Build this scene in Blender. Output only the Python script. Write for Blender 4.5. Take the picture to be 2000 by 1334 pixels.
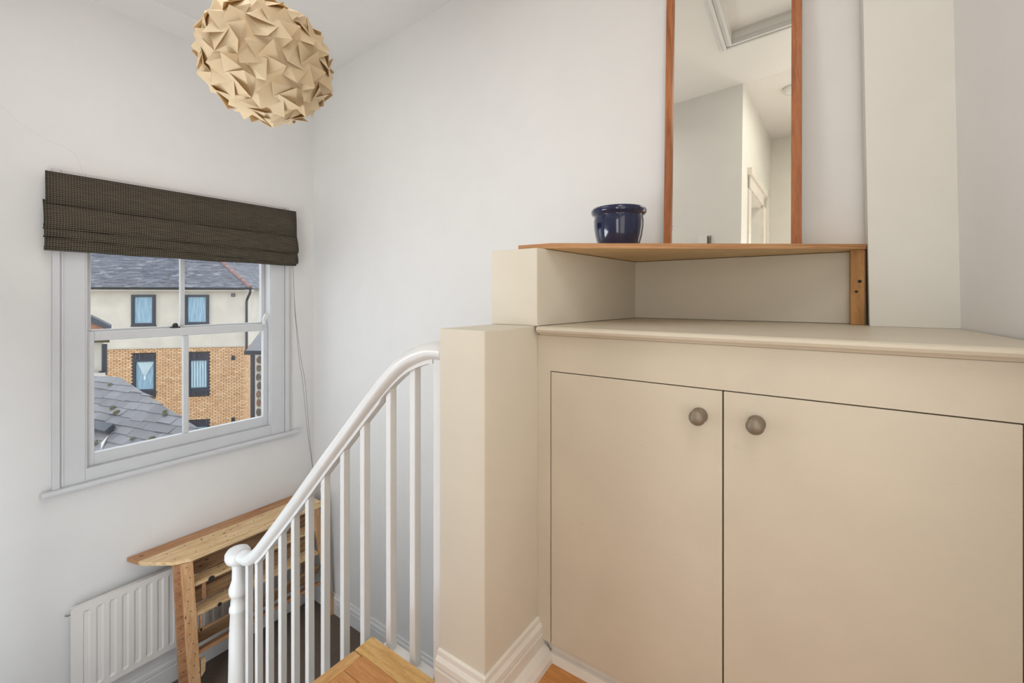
import bpy, bmesh, math, random
from mathutils import Vector, Matrix
random.seed(7)
C = bpy.context.scene.collection
for o in list(bpy.data.objects): bpy.data.objects.remove(o)

# ---------------------------------------------------------------- camera, world, lights, exposure
YAW = math.radians(35.1)
cam_d = bpy.data.cameras.new('camera'); cam = bpy.data.objects.new('camera', cam_d); C.objects.link(cam)
cam.location = (0, 0, 0); cam.rotation_euler = (math.radians(90), 0, YAW)
cam_d.sensor_width = 36; cam_d.lens = 36 * 850 / 2000; cam_d.shift_y = -86 / 2000
cam_d.clip_start = .02; cam_d.clip_end = 200
sc = bpy.context.scene; sc.camera = cam
sc.view_settings.view_transform = 'Standard'; sc.view_settings.look = 'None'
sc.view_settings.exposure = 0.0; sc.view_settings.gamma = 1; sc.view_settings.use_curve_mapping = False
w = bpy.data.worlds.new('sky'); sc.world = w; w.use_nodes = True
nt = w.node_tree; bg = nt.nodes['Background']
bg.inputs[0].default_value = (.86, .93, 1.0, 1); bg.inputs[1].default_value = 2.0
def area(name, loc, rot, sx, sy, power, col):
    l = bpy.data.lights.new(name, 'AREA'); l.shape = 'RECTANGLE'; l.size = sx; l.size_y = sy
    l.energy = power; l.color = col
    o = bpy.data.objects.new(name, l); C.objects.link(o); o.location = loc; o.rotation_euler = [math.radians(a) for a in rot]
    return o
area('landing_ceiling_fill', (.19, .12, 1.88), (0, 0, 0), .3, 1.15, 10, (1, .98, .94))  # added fill lamp overhead, out of view
area('landing_back_fill', (.16, -1.22, -.1), (90, 0, 0), .4, 2.1, 11, (1, .98, .95))  # added fill behind the camera, lights the cupboard front
area('landing_side_fill', (.372, .35, .1), (0, 90, 0), 1.6, .9, 6, (1, .97, .91))  # added fill at the right wall, for the partition's side face
area('stairwell_ceiling_fill', (-1.95, .42, 1.72), (0, 3, 0), 1.2, .55, 9, (.98, .99, 1))  # added soft fill above the stairs, unseen by the camera
area('stairwell_fill', (-2.2, .13, -1.35), (-90, 180, -15), .7, 1.9, 22, (.76, .88, 1))  # added cool fill for the lower back wall, no opening here
up_ = area('stairwell_upper_fill', (-2.0, .13, -.1), (0, 0, 0), .9, .4, 11, (.93, .97, 1))  # added fill, tilted up to brighten the stairwell ceiling
up_.rotation_euler = Vector((.15, .75, .65)).to_track_quat('-Z', 'Y').to_euler()
area('side_room_daylight', (-1.2, -.6, .4), (0, -90, 0), 1.6, .8, 6, (.95, 1, .98))

# ---------------------------------------------------------------- materials
def lin(r, g, b):
    f = lambda c: (c/255/12.92) if c/255 <= .04045 else ((c/255+.055)/1.055)**2.4
    return (f(r), f(g), f(b), 1)
def mat(name, col, rough=.6, metal=0, spec=.5):
    m = bpy.data.materials.new(name); m.use_nodes = True
    b = m.node_tree.nodes['Principled BSDF']
    b.inputs['Base Color'].default_value = col if len(col) == 4 else (*col, 1)
    b.inputs['Roughness'].default_value = rough; b.inputs['Metallic'].default_value = metal
    b.inputs['Specular IOR Level'].default_value = spec
    return m
def N(m, t, **k):
    n = m.node_tree.nodes.new(t)
    for a, v in k.items(): setattr(n, a, v)
    return n
def L(m, a, b): m.node_tree.links.new(a, b)
def bsdf(m): return m.node_tree.nodes['Principled BSDF']
def coords(m, scale=(1, 1, 1), rot=(0, 0, 0), world=False):
    mp = N(m, 'ShaderNodeMapping'); mp.inputs['Scale'].default_value = scale; mp.inputs['Rotation'].default_value = rot
    if world: L(m, N(m, 'ShaderNodeNewGeometry').outputs['Position'], mp.inputs[0])
    else: L(m, N(m, 'ShaderNodeTexCoord').outputs['Object'], mp.inputs[0])
    return mp.outputs[0]
def noise(m, vec, scale, detail=3, rough=.5, dist=0):
    n = N(m, 'ShaderNodeTexNoise'); n.inputs['Scale'].default_value = scale; n.inputs['Detail'].default_value = detail
    n.inputs['Roughness'].default_value = rough; n.inputs['Distortion'].default_value = dist
    L(m, vec, n.inputs['Vector']); return n.outputs['Fac']
def ramp(m, fac, stops):
    r = N(m, 'ShaderNodeValToRGB'); e = r.color_ramp.elements
    e[0].position, e[0].color = stops[0][0], stops[0][1]; e[1].position, e[1].color = stops[-1][0], stops[-1][1]
    for p, c in stops[1:-1]:
        x = e.new(p); x.color = c
    L(m, fac, r.inputs[0]); return r.outputs[0]
def bump(m, h, strength, dist=.01):
    b = N(m, 'ShaderNodeBump'); b.inputs['Strength'].default_value = strength; b.inputs['Distance'].default_value = dist
    L(m, h, b.inputs['Height']); L(m, b.outputs[0], bsdf(m).inputs['Normal']); return b
def sh(c, k): return tuple(min(1, x*k) for x in c[:3]) + (1,)
def painted(name, col, rough=.5, var=.05, bs=.15, sc_=6, bsc=60):
    m = mat(name, col, rough)
    v = coords(m, world=True)
    n1 = noise(m, v, sc_, 4)
    L(m, ramp(m, n1, [(.3, sh(col, 1-var)), (.7, sh(col, 1+var))]), bsdf(m).inputs['Base Color'])
    bump(m, noise(m, v, bsc, 3), bs, .003); return m
def wood(name, cols, stretch=(1, 14, 14), scale=3, rough=.5, rings=True, perobj=True, knots=0.0, world=False, bs=.15):
    m = mat(name, cols[0], rough); b = bsdf(m)
    v = coords(m, stretch, world=world)
    if perobj:
        oi = N(m, 'ShaderNodeObjectInfo'); ad = N(m, 'ShaderNodeVectorMath', operation='MULTIPLY_ADD')
        cx = N(m, 'ShaderNodeCombineXYZ'); L(m, oi.outputs['Random'], cx.inputs[0]); L(m, oi.outputs['Random'], cx.inputs[1]); L(m, oi.outputs['Random'], cx.inputs[2])
        L(m, cx.outputs[0], ad.inputs[0]); ad.inputs[1].default_value = (37, 53, 71); L(m, v, ad.inputs[2]); v = ad.outputs[0]
    n1 = noise(m, v, scale, 4, .6, .6)
    col = ramp(m, n1, [(.28, cols[0]), (.5, cols[1]), (.72, cols[2])])
    fine = noise(m, v, scale*9, 2)
    mx = N(m, 'ShaderNodeMix', data_type='RGBA', blend_type='MULTIPLY'); mx.inputs[0].default_value = .55
    L(m, col, mx.inputs[6]); L(m, ramp(m, fine, [(.3, (.66, .62, .58, 1)), (.6, (1, 1, 1, 1))]), mx.inputs[7]); out = mx.outputs[2]
    if perobj:
        hs = N(m, 'ShaderNodeHueSaturation'); mr = N(m, 'ShaderNodeMapRange'); L(m, oi.outputs['Random'], mr.inputs[0])
        mr.inputs[3].default_value = .82; mr.inputs[4].default_value = 1.12; L(m, mr.outputs[0], hs.inputs['Value']); L(m, out, hs.inputs['Color']); out = hs.outputs[0]
    if knots:
        kv = coords(m, tuple(7 if s == min(stretch) else 16 for s in stretch), world=world)
        vo = N(m, 'ShaderNodeTexVoronoi'); vo.inputs['Scale'].default_value = 1.0; L(m, kv, vo.inputs['Vector'])
        kr = ramp(m, vo.outputs['Distance'], [(knots*.6, (1, 1, 1, 1)), (knots, (0, 0, 0, 1))])
        m2 = N(m, 'ShaderNodeMix', data_type='RGBA'); L(m, kr, m2.inputs[0]); L(m, out, m2.inputs[6]); m2.inputs[7].default_value = lin(70, 40, 24); out = m2.outputs[2]
    L(m, out, b.inputs['Base Color']); bump(m, fine, bs, .002)
    return m
def random_island(name, cols, rough=.8, nscale=30, bs=.3):
    m = mat(name, cols[0], rough); g = N(m, 'ShaderNodeNewGeometry')
    c = ramp(m, g.outputs['Random Per Island'], [(i/(len(cols)-1), x) for i, x in enumerate(cols)])
    n = noise(m, coords(m, world=True), nscale, 3)
    mx = N(m, 'ShaderNodeMix', data_type='RGBA', blend_type='MULTIPLY'); mx.inputs[0].default_value = .5
    L(m, c, mx.inputs[6]); L(m, ramp(m, n, [(.3, (.6, .6, .6, 1)), (.7, (1.15, 1.15, 1.15, 1))]), mx.inputs[7])
    L(m, mx.outputs[2], bsdf(m).inputs['Base Color']); bump(m, n, bs, .01); return m

M = {}
M['wall'] = painted('wall_paint', (.80, .783, .762, 1), .75, .012, .12)
M['ceil'] = painted('ceiling_paint', (.83, .81, .785, 1), .8, .01, .08)
M['cream'] = painted('cream_eggshell', (.61, .545, .435, 1), .42, .035, .15, 5, 45)
m = M['cream']; v = coords(m, (9, 9, 34), world=True); n = noise(m, v, 1.6, 5, .65, 1.2)
base_ = bsdf(m).inputs['Base Color'].links[0].from_socket; mx = N(m, 'ShaderNodeMix', data_type='RGBA', blend_type='MULTIPLY'); mx.inputs[0].default_value = 1
L(m, base_, mx.inputs[6]); L(m, ramp(m, n, [(.66, (1, 1, 1, 1)), (.80, (.86, .84, .80, 1))]), mx.inputs[7]); L(m, mx.outputs[2], bsdf(m).inputs['Base Color'])
M['partition'] = painted('partition_paint', (.68, .625, .52, 1), .55, .02, .15)
M['creamwall'] = painted('cream_wall_paint', (.76, .735, .675, 1), .6, .02, .15)
M['gloss'] = painted('white_gloss', (.76, .75, .735, 1), .28, .015, .12, 8, 40)
M['sash'] = painted('window_white', (.66, .66, .67, 1), .35, .015, .1, 8, 40)
M['rad'] = painted('radiator_enamel', (.80, .76, .72, 1), .35, .01, .03)
M['skirt'] = painted('skirting_gloss', (.76, .71, .64, 1), .3, .05, .2, 9, 40)
M['dark'] = mat('dark_gap', (.03, .025, .02, 1), .8)
M['knob'] = painted('pewter_knob', (.24, .195, .145, 1), .42, .08, .1, 30); bsdf(M['knob']).inputs['Metallic'].default_value = .35
M['oak'] = wood('oak_boards', [lin(184, 118, 62), lin(204, 140, 78), lin(222, 164, 100)], (2.2, 26, 26), 2.2, .33)
M['oakb'] = wood('oak_border', [lin(190, 142, 78), lin(208, 164, 98), lin(222, 182, 118)], (2.2, 26, 26), 2.2, .33)
M['oaky'] = wood('oak_nosing', [lin(180, 128, 72), lin(206, 158, 96), lin(222, 180, 120)], (26, 2.2, 26), 2.2, .33)
M['ply'] = wood('plywood_face', [lin(222, 184, 130), lin(230, 194, 142), lin(236, 204, 156)], (2, 9, 9), 1.5, .55, perobj=False)
M['plyedge'] = wood('plywood_edge', [lin(168, 116, 74), lin(196, 146, 100), lin(214, 172, 124)], (3, 3, 160), 1.6, .6, perobj=False)
M['post'] = wood('pine_post', [lin(176, 122, 62), lin(200, 146, 84), lin(210, 160, 98)], (20, 20, 2), 2, .6, knots=0)
M['frame'] = wood('mirror_pine', [lin(140, 78, 38), lin(184, 112, 64), lin(204, 134, 84)], (26, 26, 1.6), 1.3, .5)
pal = dict(stretch=(18, 2, 18), scale=2.2, rough=.7)
M['pal'] = wood('pallet_light', [lin(204, 166, 118), lin(226, 192, 146), lin(238, 212, 172)], knots=.09, **pal)
M['palr'] = wood('pallet_red', [lin(160, 112, 76), lin(188, 138, 98), lin(204, 158, 118)], knots=.11, **pal)
M['palb'] = wood('pallet_brown', [lin(128, 96, 68), lin(160, 124, 90), lin(184, 150, 112)], knots=.1, **pal)
M['leg'] = wood('pallet_leg', [lin(196, 144, 98), lin(222, 174, 126), lin(236, 196, 150)], (18, 18, 2), 2.0, .7, knots=.13)
M['mirror'] = mat('mirror_glass', (.95, .95, .89, 1), .01, 1)
M['pot'] = mat('cobalt_glaze', (.004, .010, .055, 1), .12); bsdf(M['pot']).inputs['Coat Weight'].default_value = .5
M['iron'] = mat('black_iron', (.015, .015, .016, 1), .4)
M['string'] = mat('cord_brown', (.16, .14, .12, 1), .8)
M['white'] = mat('white_plastic', (.8, .8, .78, 1), .4)
M['brass'] = mat('chrome', (.55, .55, .55, 1), .25, 1)
# carpet
m = M['carpet'] = mat('brown_carpet', lin(112, 92, 78), .95)
v = coords(m, world=True); n = noise(m, v, 260, 2)
L(m, ramp(m, n, [(.3, (.095, .066, .05, 1)), (.7, (.21, .155, .12, 1))]), bsdf(m).inputs['Base Color']); bump(m, n, .8, .006)
# paper
m = M['paper'] = mat('lamp_paper', lin(240, 214, 162), .6)
b = bsdf(m); b.inputs['Subsurface Weight'].default_value = 0
tr = N(m, 'ShaderNodeBsdfTranslucent'); tr.inputs[0].default_value = (.80, .62, .38, 1)
ms = N(m, 'ShaderNodeMixShader'); ms.inputs[0].default_value = .33
v = coords(m, world=True); n = noise(m, v, 14, 3)
L(m, ramp(m, n, [(.3, (.90, .73, .47, 1)), (.7, (.95, .81, .57, 1))]), b.inputs['Base Color'])
out = m.node_tree.nodes['Material Output']; L(m, b.outputs[0], ms.inputs[1]); L(m, tr.outputs[0], ms.inputs[2]); L(m, ms.outputs[0], out.inputs[0])
# blind weave
m = M['blind'] = mat('woven_blind', (.05, .04, .025, 1), .75)
v = coords(m, world=True); sp = N(m, 'ShaderNodeSeparateXYZ'); L(m, v, sp.inputs[0])
def sine(m, sock, freq, ph=0):
    a = N(m, 'ShaderNodeMath', operation='MULTIPLY'); L(m, sock, a.inputs[0]); a.inputs[1].default_value = freq
    c = N(m, 'ShaderNodeMath', operation='SINE'); L(m, a.outputs[0], c.inputs[0]); return c.outputs[0]
def mth(m, op, a, b_):
    n = N(m, 'ShaderNodeMath', operation=op)
    for i, x in enumerate((a, b_)):
        if isinstance(x, (int, float)): n.inputs[i].default_value = x
        else: L(m, x, n.inputs[i])
    return n.outputs[0]
sy_, sz_ = sine(m, sp.outputs[1], 2*math.pi/.0115), sine(m, sp.outputs[2], 2*math.pi/.0105)
dots = mth(m, 'MULTIPLY', mth(m, 'GREATER_THAN', sy_, -.1), mth(m, 'GREATER_THAN', sz_, .45))
nn = noise(m, coords(m, (1, 3, 90), world=True), 3, 3)
base = ramp(m, nn, [(.3, (.022, .017, .011, 1)), (.7, (.075, .058, .036, 1))])
mx = N(m, 'ShaderNodeMix', data_type='RGBA'); L(m, mth(m, 'MULTIPLY', dots, .75), mx.inputs[0]); L(m, base, mx.inputs[6]); mx.inputs[7].default_value = (.27, .225, .15, 1)
L(m, mx.outputs[2], bsdf(m).inputs['Base Color']); bump(m, mth(m, 'ADD', sz_, mth(m, 'MULTIPLY', sy_, .4)), .6, .004)
# outside
M['brick'] = random_island('buff_brick', [lin(208, 166, 124), lin(220, 180, 138), lin(214, 172, 130), lin(228, 194, 154), lin(200, 156, 116)], .9, 9, .2)
M['mortar'] = painted('mortar', lin(160, 134, 112), .9, .1)
M['engb'] = random_island('dark_brick', [lin(46, 46, 58), lin(62, 62, 76), lin(40, 40, 50)], .6, 9, .2)
M['render'] = painted('cream_render', lin(204, 197, 184), .9, .09, .4, 1.4, 12)
M['slatef'] = random_island('far_slates', [lin(84, 85, 94), lin(108, 109, 118), lin(94, 95, 105), lin(134, 134, 142)], .6, 6, .3)
M['tilehip'] = painted('hip_tile', lin(140, 108, 104), .8, .25, .3, 5)
M['blackp'] = mat('black_gutter', lin(34, 36, 46), .4)
M['fascia'] = mat('white_fascia', lin(196, 190, 180), .6)
M['wf'] = mat('dark_window_frame', lin(38, 44, 58), .4)
M['glassb'] = mat('reflecting_pane', lin(120, 170, 200), .06, 0, 1)
m = M['curt'] = mat('net_curtain', lin(150, 180, 196), .25); v = coords(m, (40, 40, 2), world=True)
L(m, ramp(m, noise(m, v, 1.0, 3), [(.3, lin(104, 140, 164)), (.7, lin(160, 190, 206))]), bsdf(m).inputs['Base Color'])
m = M['slate'] = mat('near_slate', lin(118, 120, 128), .55)
oi = N(m, 'ShaderNodeObjectInfo'); v = coords(m, (1, 1, 1), world=True); n = noise(m, v, 5, 5)
c1 = ramp(m, oi.outputs['Random'], [(0, lin(106, 103, 106)), (.5, lin(117, 114, 117)), (1, lin(130, 127, 130))])
mx = N(m, 'ShaderNodeMix', data_type='RGBA', blend_type='MULTIPLY'); mx.inputs[0].default_value = .6
L(m, c1, mx.inputs[6]); L(m, ramp(m, n, [(.3, (.75, .75, .76, 1)), (.7, (1.1, 1.1, 1.1, 1))]), mx.inputs[7]); L(m, mx.outputs[2], bsdf(m).inputs['Base Color']); bump(m, n, .3, .01)
M['moss'] = painted('moss', lin(84, 82, 56), .95, .3, .8, 60)
M['lead'] = mat('lead_flashing', lin(52, 56, 66), .5)
M['stone'] = random_island('rubble_stone', [lin(92, 84, 74), lin(120, 108, 92), lin(140, 104, 84), lin(78, 78, 74)], .95, 14, .6)
M['orange'] = painted('orange_tile', lin(160, 108, 86), .8, .2, .3, 10)
# window glass: thin transparent + gloss
m = M['glass'] = bpy.data.materials.new('clear_pane'); m.use_nodes = True; t_ = m.node_tree; t_.nodes.clear()
o_ = t_.nodes.new('ShaderNodeOutputMaterial'); a_ = t_.nodes.new('ShaderNodeBsdfTransparent'); g_ = t_.nodes.new('ShaderNodeBsdfGlossy'); x_ = t_.nodes.new('ShaderNodeMixShader')
g_.inputs['Roughness'].default_value = .02; x_.inputs[0].default_value = .04; a_.inputs[0].default_value = (.97, .98, .98, 1)
t_.links.new(a_.outputs[0], x_.inputs[1]); t_.links.new(g_.outputs[0], x_.inputs[2]); t_.links.new(x_.outputs[0], o_.inputs[0])

# ---------------------------------------------------------------- mesh helpers
def obj(name, bm, m, parent=None, smooth=False, bevel=0):
    bmesh.ops.recalc_face_normals(bm, faces=bm.faces[:])
    me = bpy.data.meshes.new(name); bm.to_mesh(me); bm.free()
    if isinstance(m, (list, tuple)):
        for x in m: me.materials.append(x)
    else: me.materials.append(m)
    o = bpy.data.objects.new(name, me); C.objects.link(o)
    if smooth:
        for p in me.polygons: p.use_smooth = True
    if bevel:
        md = o.modifiers.new('bevel', 'BEVEL'); md.width = bevel; md.segments = 2; md.limit_method = 'ANGLE'
    if parent:
        o.parent = parent; o.matrix_parent_inverse = parent.matrix_world.inverted()
        if parent.parent is None: o.matrix_parent_inverse = Matrix.Translation(-Vector(parent.location))
        else: o.matrix_parent_inverse = Matrix.Identity(4)
    return o
def BM(): return bmesh.new()
def box(bm, x0, x1, y0, y1, z0, z1, mi=0):
    vs = [bm.verts.new(p) for p in ((x0,y0,z0),(x1,y0,z0),(x1,y1,z0),(x0,y1,z0),(x0,y0,z1),(x1,y0,z1),(x1,y1,z1),(x0,y1,z1))]
    for q in ((0,1,2,3),(4,5,6,7),(0,1,5,4),(1,2,6,5),(2,3,7,6),(3,0,4,7)):
        f = bm.faces.new([vs[i] for i in q]); f.material_index = mi
    return vs
def frust(bm, A, B_, mi=0):
    """hexahedron / prism from two equal-length point loops"""
    a = [bm.verts.new(p) for p in A]; b = [bm.verts.new(p) for p in B_]; n = len(a)
    fs = [bm.faces.new(a), bm.faces.new(b)]
    for i in range(n): fs.append(bm.faces.new([a[i], a[(i+1) % n], b[(i+1) % n], b[i]]))
    for f in fs: f.material_index = mi
def prism(bm, pts, z0, z1, mi=0): frust(bm, [(x, y, z0) for x, y in pts], [(x, y, z1) for x, y in pts], mi)
def extr(bm, pts, vec, mi=0):
    v = Vector(vec); frust(bm, pts, [tuple(Vector(p)+v) for p in pts], mi)
def sweep(bm, path, prof, up=(0, 0, 1), cap=True):
    """prof: list of (side, up) offsets; path: list of points"""
    path = [Vector(p) for p in path]; up = Vector(up); rings = []
    for i, p in enumerate(path):
        t = (path[min(i+1, len(path)-1)] - path[max(i-1, 0)]).normalized()
        s = t.cross(up).normalized(); u = s.cross(t).normalized()
        rings.append([bm.verts.new(p + s*a + u*b) for a, b in prof])
    n = len(prof)
    for r0, r1 in zip(rings, rings[1:]):
        for i in range(n): bm.faces.new([r0[i], r0[(i+1) % n], r1[(i+1) % n], r1[i]])
    if cap: bm.faces.new(rings[0]); bm.faces.new(rings[-1])
def circ(r, n=12): return [(r*math.cos(2*math.pi*i/n), r*math.sin(2*math.pi*i/n)) for i in range(n)]
def tube(bm, path, r, n=10, up=(0, 0, 1)): sweep(bm, path, circ(r, n), up)
def lathe(bm, prof, loc=(0, 0, 0), axis=(0, 0, 1), n=32):
    ax = Vector(axis).normalized(); q = Vector((0, 0, 1)).rotation_difference(ax); rings = []
    for r, h in prof:
        if r < 1e-6: rings.append([bm.verts.new(Vector(loc) + q @ Vector((0, 0, h)))])
        else: rings.append([bm.verts.new(Vector(loc) + q @ Vector((r*math.cos(2*math.pi*i/n), r*math.sin(2*math.pi*i/n), h))) for i in range(n)])
    for a, b in zip(rings, rings[1:]):
        if len(a) == 1 and len(b) == 1: continue
        for i in range(n):
            j = (i+1) % n
            if len(a) == 1: bm.faces.new([a[0], b[i], b[j]])
            elif len(b) == 1: bm.faces.new([a[i], a[j], b[0]])
            else: bm.faces.new([a[i], a[j], b[j], b[i]])
def catmull(pts, n=6):
    P = [Vector(p) for p in pts]; P = [P[0]*2-P[1]] + P + [P[-1]*2-P[-2]]; out = []
    for i in range(1, len(P)-2):
        for k in range(n):
            t = k/n; a, b, c, d = P[i-1:i+3]
            out.append(.5*((2*b)+(c-a)*t+(2*a-5*b+4*c-d)*t*t+(3*b-a-3*c+d)*t**3))
    out.append(P[-2]); return out
def struct(name, bm, m, parent=None, **k):
    o = obj(name, bm, m, parent, **k)
    if not parent: o['kind'] = 'structure'
    return o
def tag(o, label, cat, group=None):
    o['label'] = label; o['category'] = cat
    if group: o['group'] = group
    return o
def thing(name, loc, label=None, cat=None, group=None):
    o = bpy.data.objects.new(name, None); C.objects.link(o); o.location = loc; o.empty_display_size = .1
    if cat: tag(o, label, cat, group)
    return o

# ================================================================= SETTING
FL, LOW = -1.2, -2.47            # landing floor, lower hall floor
CZ = lambda x: 1.937 + .05*x     # sloping ceiling over the stairwell
# window wall
WY0, WY1, WZ0, WZ1 = .625, 1.66, -1.0, .62
bm = BM()
for xa, xb, g in ((-3.50, -3.41, 0), (-3.71, -3.50, .32)):
    box(bm, xa, xb, -.07, WY0-g*.5, LOW-.1, 1.9); box(bm, xa, xb, WY1+g, 2.15, LOW-.1, 1.9)
    box(bm, xa, xb, WY0-g*.5, WY1+g, LOW-.1, WZ0); box(bm, xa, xb, WY0-g*.5, WY1+g, WZ1, 1.9)
struct('wall_left', bm, M['wall'])
bm = BM(); box(bm, -3.71, .5, 2.0, 2.15, LOW-.1, 2.15); struct('wall_back', bm, M['wall'])
# side wall on the right, slightly out of true
bm = BM(); sx = -.016
def rw(z): return [(.343+sx*(z+.09), 1.99, z), (.383, 1.40, z), (.385, -1.32, z), (.5, -1.32, z), (.5, 1.99, z)]
def rwl(z): return [(x + (sx*(z+.09) if y < 1.5 and y > 0 else 0), y, zz) for x, y, zz in rw(z)]
frust(bm, rwl(-1.35), rwl(2.15)); struct('wall_right', bm, M['wall'])
bm = BM()
def cb(z): return [(.140+sx*(z+.09), 1.85, z), (.40, 1.85, z), (.40, 1.995, z), (.143+sx*(z+.09), 1.995, z)]
frust(bm, cb(-.094), cb(2.1)); struct('wall_chimney', bm, M['creamwall'])
# stair wall (behind the camera's left), seen in the mirror
bm = BM(); box(bm, -3.71, -.498, -.07, .03, LOW-.1, 2.0); struct('wall_front', bm, M['wall'])
# corridor wall with a doorway, splayed
P0, P1 = Vector((-.498, .03, 0)), Vector((-.40, -1.30, 0)); dv = (P1-P0).normalized(); nv = Vector((-dv.y*-1, 0, 0)); nv = Vector((dv.y, -dv.x, 0))
if nv.x > 0: nv = -nv
def cw(s, o, z): p = P0 + dv*s + nv*o; return (p.x, p.y, z)
def cbox(bm, s0, s1, o0, o1, z0, z1, mi=0):
    frust(bm, [cw(s0,o0,z0), cw(s1,o0,z0), cw(s1,o1,z0), cw(s0,o1,z0)], [cw(s0,o0,z1), cw(s1,o0,z1), cw(s1,o1,z1), cw(s0,o1,z1)], mi)
D0, D1, DH = .31, .83, 1.105
bm = BM(); cbox(bm, 0, D0, 0, .1, -1.35, 2.0); cbox(bm, D1, 1.333, 0, .1, -1.35, 2.0); cbox(bm, D0, D1, 0, .1, DH, 2.0)
struct('wall_corridor', bm, M['creamwall'])
bm = BM(); box(bm, -2.3, .5, -1.42, -1.30, -1.35, 2.1); struct('wall_end', bm, M['creamwall'])
bm = BM(); box(bm, -2.3, -2.2, -1.3, -.07, -1.35, 2.1); struct('wall_side_room', bm, M['wall'])
# door frame
dr = thing('door_1', (-.45, -.55, FL)); dr['kind'] = 'structure'
bm = BM()
for a, b in ((D0-.09, D0), (D1, D1+.12)): cbox(bm, a, b, -.012 if a < D0 else -.02, 0, FL, DH+.09)
cbox(bm, D0-.09, D1+.12, -.02, 0, DH, DH+.11); cbox(bm, D0-.11, D1+.15, -.035, 0, DH+.11, DH+.17)
cbox(bm, D1+.12, D1+.15, -.035, 0, FL, DH+.17)
obj('architrave', bm, M['skirt'], dr)
bm = BM(); cbox(bm, D0, D0+.02, 0, .1, FL, DH); cbox(bm, D1-.02, D1, 0, .1, FL, DH); cbox(bm, D0, D1, 0, .1, DH-.02, DH)
obj('door_lining', bm, M['skirt'], dr)
# ceilings: sloping one with the hatch hole, flat one over the corridor
HX0, HX1, HY0, HY1 = -.49, .12, .65, 1.34
def slab(bm, x0, x1, y0, y1, t=.12):
    frust(bm, [(x0,y0,CZ(x0)), (x1,y0,CZ(x1)), (x1,y1,CZ(x1)), (x0,y1,CZ(x0))], [(x0,y0,CZ(x0)+t), (x1,y0,CZ(x1)+t), (x1,y1,CZ(x1)+t), (x0,y1,CZ(x0)+t)])
bm = BM()
slab(bm, -3.25, HX0, .03, 2.0); slab(bm, HX1, .45, .03, 2.0); slab(bm, HX0, HX1, .03, HY0); slab(bm, HX0, HX1, HY1, 2.0)
frust(bm, [(-3.41, .03, 1.705), (-3.25, .03, CZ(-3.25)), (-3.25, 2.0, CZ(-3.25)), (-3.41, 2.0, 1.705)], [(-3.41, .03, 1.95), (-3.25, .03, 1.95), (-3.25, 2.0, 1.95), (-3.41, 2.0, 1.95)])
box(bm, -2.3, .45, -1.32, .03, 1.949, 2.07)
struct('ceiling', bm, M['ceil'])
# lower hall and landing floors
bm = BM(); box(bm, -3.41, .5, -.07, 2.0, LOW-.1, LOW); struct('floor_lower', bm, M['carpet'])
fl = thing('floor', (0, 0, FL-.25)); fl['kind'] = 'structure'
bm = BM(); box(bm, -1.265, .39, .03, .955, FL-.25, FL-.02); box(bm, -.76, .36, .955, 1.255, FL-.25, FL-.02); box(bm, -.49, .39, -1.3, .03, FL-.25, FL-.02)
box(bm, -2.2, -.49, -1.3, -.07, FL-.25, FL-.01)
obj('subfloor', bm, M['mortar'], fl)
y = .905; row = 0
while y > -1.28:
    xs = -1.247 if y > .04 else -.49; x = xs; y0 = max(y-.07, -1.3)
    while x < .37:
        x1 = min(x + random.uniform(.35, .8), .385)
        if .385-x1 < .12: x1 = .385
        bm = BM(); box(bm, x+.0006, x1-.0006, y0+.0005, y-.0005, FL-.02, FL - random.choice((0, .0004, .0008)))
        obj('floor_board', bm, M['oak'], fl); x = x1
    y -= .07
y = .905
for (a, b) in ((.905, .975), (.975, 1.04), (1.04, 1.11), (1.11, 1.18), (1.18, 1.25)):
    x0 = -.74 if a > .9 else -1.25
    bm = BM(); box(bm, x0, .38 if b < 1.2 else .35, a+.0005, b-.0005, FL-.02, FL-.0004); obj('floor_board', bm, M['oak'], fl)
bm = BM(); box(bm, -1.292, -.78, .906, .978, FL-.02, FL); obj('border_board', bm, M['oakb'], fl, bevel=.003)
bm = BM(); box(bm, -1.295, -1.248, .04, .905, FL-.024, FL); obj('stair_nosing', bm, M['oaky'], fl, bevel=.008)
# wall under the landing edge and closed wall behind the cupboard
bm = BM(); box(bm, -1.262, -.94, .975, 1.03, LOW, FL-.03); box(bm, -1.262, -1.2, .05, .975, LOW, FL-.25)
struct('wall_under_landing', bm, M['wall'])
# partition: low thick nib + upper nib beside the cupboard
PX0, PX1, PY = -.940, -.765, .955
bm = BM(); box(bm, PX0, PX1, PY, 1.235, -1.5, -.094)
box(bm, PX0, PX1, 1.235, 1.99, LOW, -.094)
frust(bm, [(PX0, 1.212, -.094), (-.752, 1.212, -.094), (-.686, 1.98, -.094), (PX0, 1.98, -.094)], [(PX0, 1.212, .163), (-.752, 1.212, .163), (-.686, 1.98, .163), (PX0, 1.98, .163)])
box(bm, -.70, .139, 1.965, 2.0, -.094, .163)
struct('wall_partition', bm, M['partition'], bevel=.003)
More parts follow.
